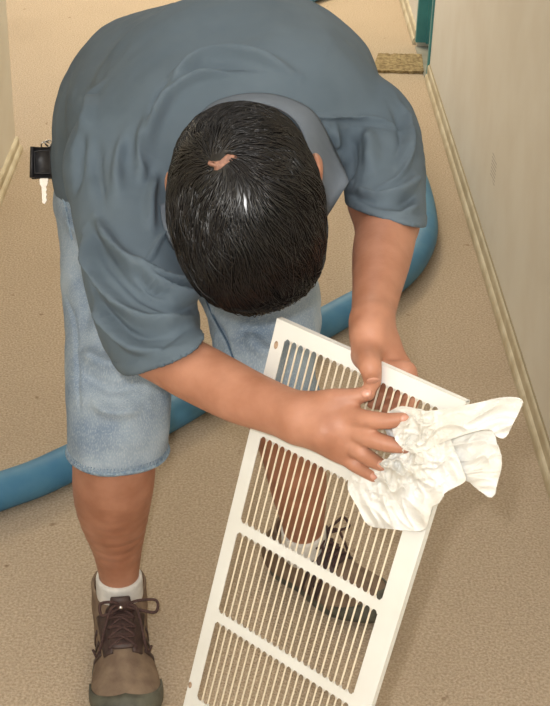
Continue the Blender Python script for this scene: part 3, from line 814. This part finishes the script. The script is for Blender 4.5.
def shoe(a, d, s, out, parent, k_=1.0):
    """a ankle point on the floor, d toe direction, s left of it, out=+1/-1 outer side"""
    Mx = np.array([d, s, [0, 0, 1.]])
    W = lambda x, y, z: a+d*x*k_+s*y+np.array([0, 0, z])
    lo = np.minimum.reduce([W(x, y, 0) for x in (-.11, .24) for y in (-.08, .08)])-.01; hi = np.maximum.reduce([W(x, y, 0) for x in (-.11, .24) for y in (-.08, .08)])+.01
    lo[2] = -.0; hi[2] = .17
    # upper
    S = SDF(lo, hi, .0025); 
    S.ell(W(.135, .002, .026), (.082, .050, .036), Mx, .02)
    S.ell(W(.165, .002, .026), (.048, .047, .030), Mx, .02)
    S.ell(W(.03, 0, .040), (.100, .041, .048), Mx, .02)
    S.ell(W(-.035, 0, .040), (.045, .037, .055), Mx, .02)
    S.cap(W(-.008, 0, .07), W(-.012, 0, .094), .041, .043, .02)
    S.cap(W(.02, 0, .07), W(.13, 0, .050), .032, .022, .02)
    S.cut(W(-.01, 0, .104), norm(W(.12, 0, 1)-W(0, 0, 0)), k=.006)
    S.cap(W(-.008, 0, .07), W(-.010, 0, .13), .0345, .040, .006, 'sub')
    S.cut(W(0, 0, .016), [0, 0, -1], k=.002)
    V, Q = S.mesh(2); up = mesh_np('shoe', V, Q, M_shoe, parent); T = bvh(V, Q)
    # sole with a footprint outline
    def foot(x): # half width along the length
        t = (x+.085)/.305; t = min(max(t, 0), 1)
        w = .036+.010*math.sin(pi*(t-.35)/.65 if t > .35 else 0)-.004*math.exp(-((t-.4)/.14)**2)
        return w*min(1, (1-abs(2*t-1)**5.0))**.5 if t not in (0, 1) else .001
    n = 40; V = []; F_ = []; xs = [-.085+.305*(.5-.5*cos(pi*i/n)) for i in range(n+1)]
    loop = [(x, foot(x)) for x in xs]+[(x, -foot(x)) for x in xs[::-1]]; L = len(loop)
    prof = [(.0, .93), (.004, 1.0), (.014, 1.04), (.021, 1.02), (.025, .95)]
    for z, k in prof:
        for i, (x, y) in enumerate(loop):
            toe = max(0, (x-.13)/.09)**2*.010; hl = max(0, (-x-.05)/.035)**2*.004
            nb = 1+(.02 if (i % 2 and z < .018 and z > .002) else 0)
            V.append(W(.0675+(x-.0675)*(1+(k-1)*.35), y*k*nb, z+(toe+hl)*(1 if z < .02 else .8)))
    for r in range(len(prof)-1):
        for i in range(L): F_.append([r*L+i, r*L+(i+1) % L, (r+1)*L+(i+1) % L, (r+1)*L+i])
    F_.append(list(range(L))[::-1]); F_.append([(len(prof)-1)*L+i for i in range(L)])
    sole = mesh_np('sole', V, F_, M_rubber, up)
    # rubber toe bumper hugging the front of the upper
    def surf(x, y, z, out_=.0015, frm=None):
        c = W(.10, 0, .02) if frm is None else frm; p = W(x, y, z); dd = norm(p-c); h = T.ray_cast(Vector(c+dd*.3), Vector(-dd))
        return (np.array(h[0])+dd*out_) if h[0] is not None else p
    V = []; na, nz = 30, 7
    for i in range(na+1):
        t = -1.25+2.5*i/na
        for j in range(nz+1):
            el = .02+ (j/nz)*(.50-.28*abs(t)/1.25)
            p = np.array([cos(t)*cos(el), sin(t)*cos(el), sin(el)]); c = W(.12, 0, .018); dd = d*p[0]+s*p[1]+np.array([0, 0, p[2]])
            h = T.ray_cast(Vector(c+dd*.3), Vector(-dd)); V.append(np.array(h[0])+dd*.0016 if h[0] is not None else c+dd*.05)
    Q2 = np.array([[i*(nz+1)+j, (i+1)*(nz+1)+j, (i+1)*(nz+1)+j+1, i*(nz+1)+j+1] for i in range(na) for j in range(nz)])
    tb = mesh_np('toe_cap', V, Q2, M_rubber, up); md = tb.modifiers.new('t', 'SOLIDIFY'); md.thickness = .003; md.offset = 0
    def down(x, y, lift=.001):
        h = T.ray_cast(Vector(W(x, y, .25)), Vector((0, 0, -1))); return (np.array(h[0])+np.array([0, 0, lift])) if h[0] is not None else W(x, y, .05)
    # tongue
    A = [down(x, -.017, .003) for x in (.115, .09, .065, .045)]+[W(.056, -.018, .098), W(.052, -.014, .122)]
    B = [down(x, .017, .003) for x in (.115, .09, .065, .045)]+[W(.056, .018, .098), W(.052, .014, .122)]
    V = []; Aa, Bb = catmull(A, 3), catmull(B, 3)
    for i in range(len(Aa)):
        for j in range(7): t = j/6; V.append(Aa[i]*(1-t)+Bb[i]*t+(np.array([0, 0, 1])*.4+d*.6)*.006*sin(pi*t))
    Q3 = np.array([[i*7+j, (i+1)*7+j, (i+1)*7+j+1, i*7+j+1] for i in range(len(Aa)-1) for j in range(6)])
    tg = mesh_np('tongue', V, Q3, M_shoedk, up); md = tg.modifiers.new('t', 'SOLIDIFY'); md.thickness = .004; md.offset = 0
    bm = bmesh.new(); bmesh.ops.create_uvsphere(bm, u_segments=12, v_segments=8, radius=.0042, matrix=Matrix.Translation(W(.060, 0, .108))); bm_obj('rivet', bm, M_metal, up, True)
    # eyestay panels either side of the tongue
    for sg in (-1, 1):
        A = [down(x, sg*.015, .002) for x in (.122, .10, .08, .06, .042)]; B = [down(x, sg*(.028+.002*k), .002) for k, x in enumerate((.118, .098, .078, .058, .040))]
        V = []; Aa, Bb = catmull(A, 3), catmull(B, 3)
        for i in range(len(Aa)):
            for j in range(4): t = j/3; V.append(Aa[i]*(1-t)+Bb[i]*t)
        Q3 = np.array([[i*4+j, (i+1)*4+j, (i+1)*4+j+1, i*4+j+1] for i in range(len(Aa)-1) for j in range(3)])
        e = mesh_np('eyestay', V, Q3, M_shoedk, up); md = e.modifiers.new('t', 'SOLIDIFY'); md.thickness = .003; md.offset = 0
        # three slanting side stripes
        for k in range(3):
            x0 = .104-.022*k; pts = []
            for i in range(11):
                t = i/10; el = .95-1.0*t; x = x0-.012*t; c = W(x, sg*.006, .022); dd = s*sg*cos(el)+np.array([0, 0, sin(el)])
                h = T.ray_cast(Vector(c+dd*.12), Vector(-dd))
                if h[0] is not None and (np.array(h[0])-c) @ dd > .01: pts.append(np.array(h[0])+dd*.0008)
            if len(pts) > 2:
                pts = np.array(pts); V = np.concatenate([pts+d*.004, pts-d*.004]); n_ = len(pts)
                Q3 = np.array([[i, i+1, n_+i+1, n_+i] for i in range(n_-1)])
                e = mesh_np('stripe', V, Q3, M_shoedk, up); md = e.modifiers.new('t', 'SOLIDIFY'); md.thickness = .0022; md.offset = 0
    # laces: criss-cross bars, a knot and two loops with loose ends
    pr = []
    xs = [.112, .096, .080, .064, .050]
    for k in range(len(xs)):
        a0, b0 = down(xs[k], -.021, .004), down(xs[k], .021, .004); pr.append(tube_np(catmull([a0, (a0+b0)/2+np.array([0, 0, .0065]), b0], 6), .0022, 6))
        if k < len(xs)-1:
            for sg in (-1, 1):
                a0, b0 = down(xs[k], sg*.021, .005), down(xs[k+1], -sg*.021, .005); pr.append(tube_np(catmull([a0, (a0+b0)/2+np.array([0, 0, .0095+.001*sg]), b0], 6), .0022, 6))
    K = down(.055, .004, .014)
    for sg, ln in ((1, .050), (-1, .034)):
        c = [K, K+s*sg*ln*.5+np.array([0, 0, .012])+d*.006, K+s*sg*ln+np.array([0, 0, .006])+d*.002, K+s*sg*ln*.96+d*.016+np.array([0, 0, -.004]), K+s*sg*ln*.5+d*.014, K]
        pr.append(tube_np(catmull(c, 6), .0024, 6))
        c = [K, K+s*sg*.020+d*.014+np.array([0, 0, .003]), down(.10, sg*.036, .003), down(.085, sg*.044, .004)]
        pr.append(tube_np(catmull(c, 6), .0022, 6))
    pr.append(tube_np(np.array([K-s*.006, K+s*.006+d*.002]), .005, 8))
    mesh_np('laces', *join(pr), M_lace, up)
    return up
# the empties carry no rotation, so children keep world coordinates through par()
shoe(aR, dR, sR, 1, man); shoe(aL, dL, sL, -1, man, .72)

# ------------------------------------------------------------------ key case on the belt
kd = 2.10
K0 = P(43, 163, kd); keys = empty('key_case', K0)
tag(keys, 'black leather key case with a silver key hanging at the man\'s hip', 'keys')
kx, ky, kz = cr, -cu, -cf
def KP(x, y, z=0): return P(x, y, kd)+kz*z
bm = bmesh.new(); bmesh.ops.create_cube(bm, size=1)
for v in bm.verts:
    c = v.co; v.co = Vector(K0+kx*c.x*.026*(1+.06*c.y)+ky*c.y*.036+kz*c.z*.014)
bmesh.ops.bevel(bm, geom=bm.edges[:], offset=.005, segments=3, affect='EDGES'); cs = bm_obj('case', bm, M_black, keys, True)
rim = [KP(35, 152, .008), KP(36, 174, .008), KP(51, 174, .008), KP(50.5, 151, .008)]
rr_ = []
for i in range(4):
    for t in np.linspace(0, 1, 6)[:-1]: rr_.append(rim[i]*(1-t)+rim[(i+1) % 4]*t)
tube('piping', np.array(rr_), .0013, M_black, keys, seg=6, closed=True)
ring = np.array([KP(46+4.5*cos(t), 146+4*sin(t), .002+.004*sin(2*t)) for t in np.linspace(0, 2*pi, 25)[:-1]]); tube('key_ring', ring, .0011, M_metal, keys, seg=6, closed=True)
ring = np.array([KP(49+3.5*cos(t), 143+3*sin(t), .000+.004*cos(2*t)) for t in np.linspace(0, 2*pi, 25)[:-1]]); tube('snap_hook', ring, .0014, M_metal, keys, seg=6, closed=True)
out = [(41, 176), (47, 176), (48.5, 180), (47.5, 185), (46, 187), (47, 190), (45.8, 192), (47.2, 195), (46, 197), (47.2, 200), (45, 204), (42.5, 203), (41.8, 187), (40, 184.5), (39.8, 179.5)]
bm = bmesh.new(); f = bm.faces.new([bm.verts.new(KP(x, y, .002)) for x, y in out]); r_ = bmesh.ops.extrude_face_region(bm, geom=[f])
for v in [e for e in r_['geom'] if isinstance(e, bmesh.types.BMVert)]: v.co -= Vector(kz*.0022)
bm_obj('key', bm, M_metal, keys)

# ------------------------------------------------------------------ cleaning rag
def inpoly(x, y, poly):
    ins = np.zeros(x.shape, bool); n = len(poly); j = n-1
    for i in range(n):
        xi, yi = poly[i]; xj, yj = poly[j]
        c = ((yi > y) != (yj > y)) & (x < (xj-xi)*(y-yi)/(yj-yi+1e-12)+xi); ins ^= c; j = i
    return ins
def near_poly(p, poly):
    best = None; bd = 1e9
    for i in range(len(poly)):
        a = np.array(poly[i]); b = np.array(poly[(i+1) % len(poly)]); d = b-a; t = np.clip((p-a) @ d/(d @ d), 0, 1); q = a+d*t; e = np.linalg.norm(p-q)
        if e < bd: bd, best = e, q
    return best, bd
def cloth(poly, base, amp, seed, step=.9, dirs=None, curl=.004, thick=.0014, lobes=()):
    P0 = catmull([(x, y, 0) for x, y in poly]+[(poly[0][0], poly[0][1], 0)], 3)[:-1, :2]
    poly = [tuple(p) for p in P0]
    xs = np.arange(min(p[0] for p in poly)-step, max(p[0] for p in poly)+2*step, step); ys = np.arange(min(p[1] for p in poly)-step, max(p[1] for p in poly)+2*step, step)
    X, Y = np.meshgrid(xs, ys, indexing='ij'); I = inpoly(X, Y, poly)
    I = I.astype(int); idx = {}; V = []; D = []
    def vid(i, j):
        if (i, j) in idx: return idx[i, j]
        p = np.array([X[i, j], Y[i, j]]); q, e = near_poly(p, poly)
        if not I[i, j]: p = q; e = 0
        o = base(p[0], p[1]); f = min(1, e/10)
        u, v = p*.001
        if dirs: th_ = dirs(p[0], p[1])
        else: th_ = 0
        a, b = u*cos(th_)+v*sin(th_), -u*sin(th_)+v*cos(th_)
        wx = noise.noise(Vector((u*30, v*30, seed+20)))*.010; wy = noise.noise(Vector((u*30, v*30, seed+31)))*.010
        rid = lambda q: max(0.0, 1-3.2*abs(q))**1.5
        n1 = rid(noise.noise(Vector(((a+wx)*14, (b+wy)*48, seed)))); n2 = rid(noise.noise(Vector(((a+wx)*30, (b+wy)*95, seed+7)))); n3 = noise.noise(Vector((u*40, v*40, seed+3)))
        h = amp*(n1*.75+n2*.32+n3*.35)*(.55+.45*f)
        for (cx_, cy_, r_, am) in lobes:
            w = math.exp(-(((p[0]-cx_)**2+(p[1]-cy_)**2)/r_**2)); q1 = rid(noise.noise(Vector(((u+wx)*75, (v+wy)*75, seed+11))))+.6*rid(noise.noise(Vector(((u+wy)*120, (v+wx)*120, seed+15)))); h += am*w*(q1+.2)
        h += curl*(1-f)**2*noise.noise(Vector((u*35, v*35, seed+40)))*3
        if p[0] < 474-.311*(p[1]-402): h = max(h, .0030-o)      # stays on top of the metal
        V.append(G(p[0], p[1], o+h)); idx[i, j] = len(V)-1; return len(V)-1
    Q = []
    for i in range(len(xs)-1):
        for j in range(len(ys)-1):
            if I[i, j]+I[i+1, j]+I[i, j+1]+I[i+1, j+1] >= 2: Q.append([vid(i, j), vid(i+1, j), vid(i+1, j+1), vid(i, j+1)])
    V = np.array(V); Q = np.array(Q)
    N = vnormals(V, Q); 
    if (N.mean(0) @ GN) < 0: Q = Q[:, ::-1]; N = -N
    nV = len(V); E = {}
    for q in Q:
        for k in range(4):
            e = (q[k], q[(k+1) % 4]); E[e] = 1
    B = [e for e in E if (e[1], e[0]) not in E]
    F_ = [list(map(int, q)) for q in Q]+[[int(i)+nV for i in q[::-1]] for q in Q]
    bi = sorted({int(i) for e in B for i in e}); mp = {i: 2*nV+k for k, i in enumerate(bi)}; nb = len(bi)   # the rim has its own vertices, for a crisp edge
    F_ += [[mp[int(a)], mp[int(a)]+nb, mp[int(b)]+nb, mp[int(b)]] for a, b in B]
    return np.concatenate([V, V-N*thick, V[bi], (V-N*thick)[bi]]), F_
PA = [(388, 412), (402, 406), (425, 412), (445, 428), (455, 450), (463, 470), (465, 482), (447, 491), (438, 503), (431, 508), (428, 524), (420, 531), (390, 529), (368, 525), (358, 508), (348, 490), (350, 476), (360, 470), (376, 466), (392, 452), (386, 432), (380, 422)]
PB = [(440, 430), (488, 426), (497, 445), (502, 463), (498, 481), (492, 497), (478, 490), (464, 480), (440, 484), (424, 466)]
PC = [(392, 416), (402, 410), (425, 411), (452, 408), (480, 402), (505, 398), (521, 400), (520, 410), (513, 424), (506, 437), (496, 436), (489, 429), (470, 433), (444, 442), (420, 452), (400, 446), (392, 430)]
pA = cloth(PA, lambda x, y: .010, .0090, 1.3, dirs=lambda x, y: .9, lobes=((408, 455, 30, .009), (385, 480, 22, .005)))
pB = cloth(PB, lambda x, y: .004-.012*max(0, (x-455)/45), .007, 5.1, dirs=lambda x, y: -.2)
pC = cloth(PC, lambda x, y: .017-.012*max(0, (x-455)/65), .0085, 9.4, dirs=lambda x, y: -.28, lobes=((412, 432, 22, .008),))
rag = mesh_np('cleaning_rag', *join([pA, pB, pC]), M_rag)
tag(rag, 'crumpled white cotton rag under the man\'s fingers on the grille', 'rag')
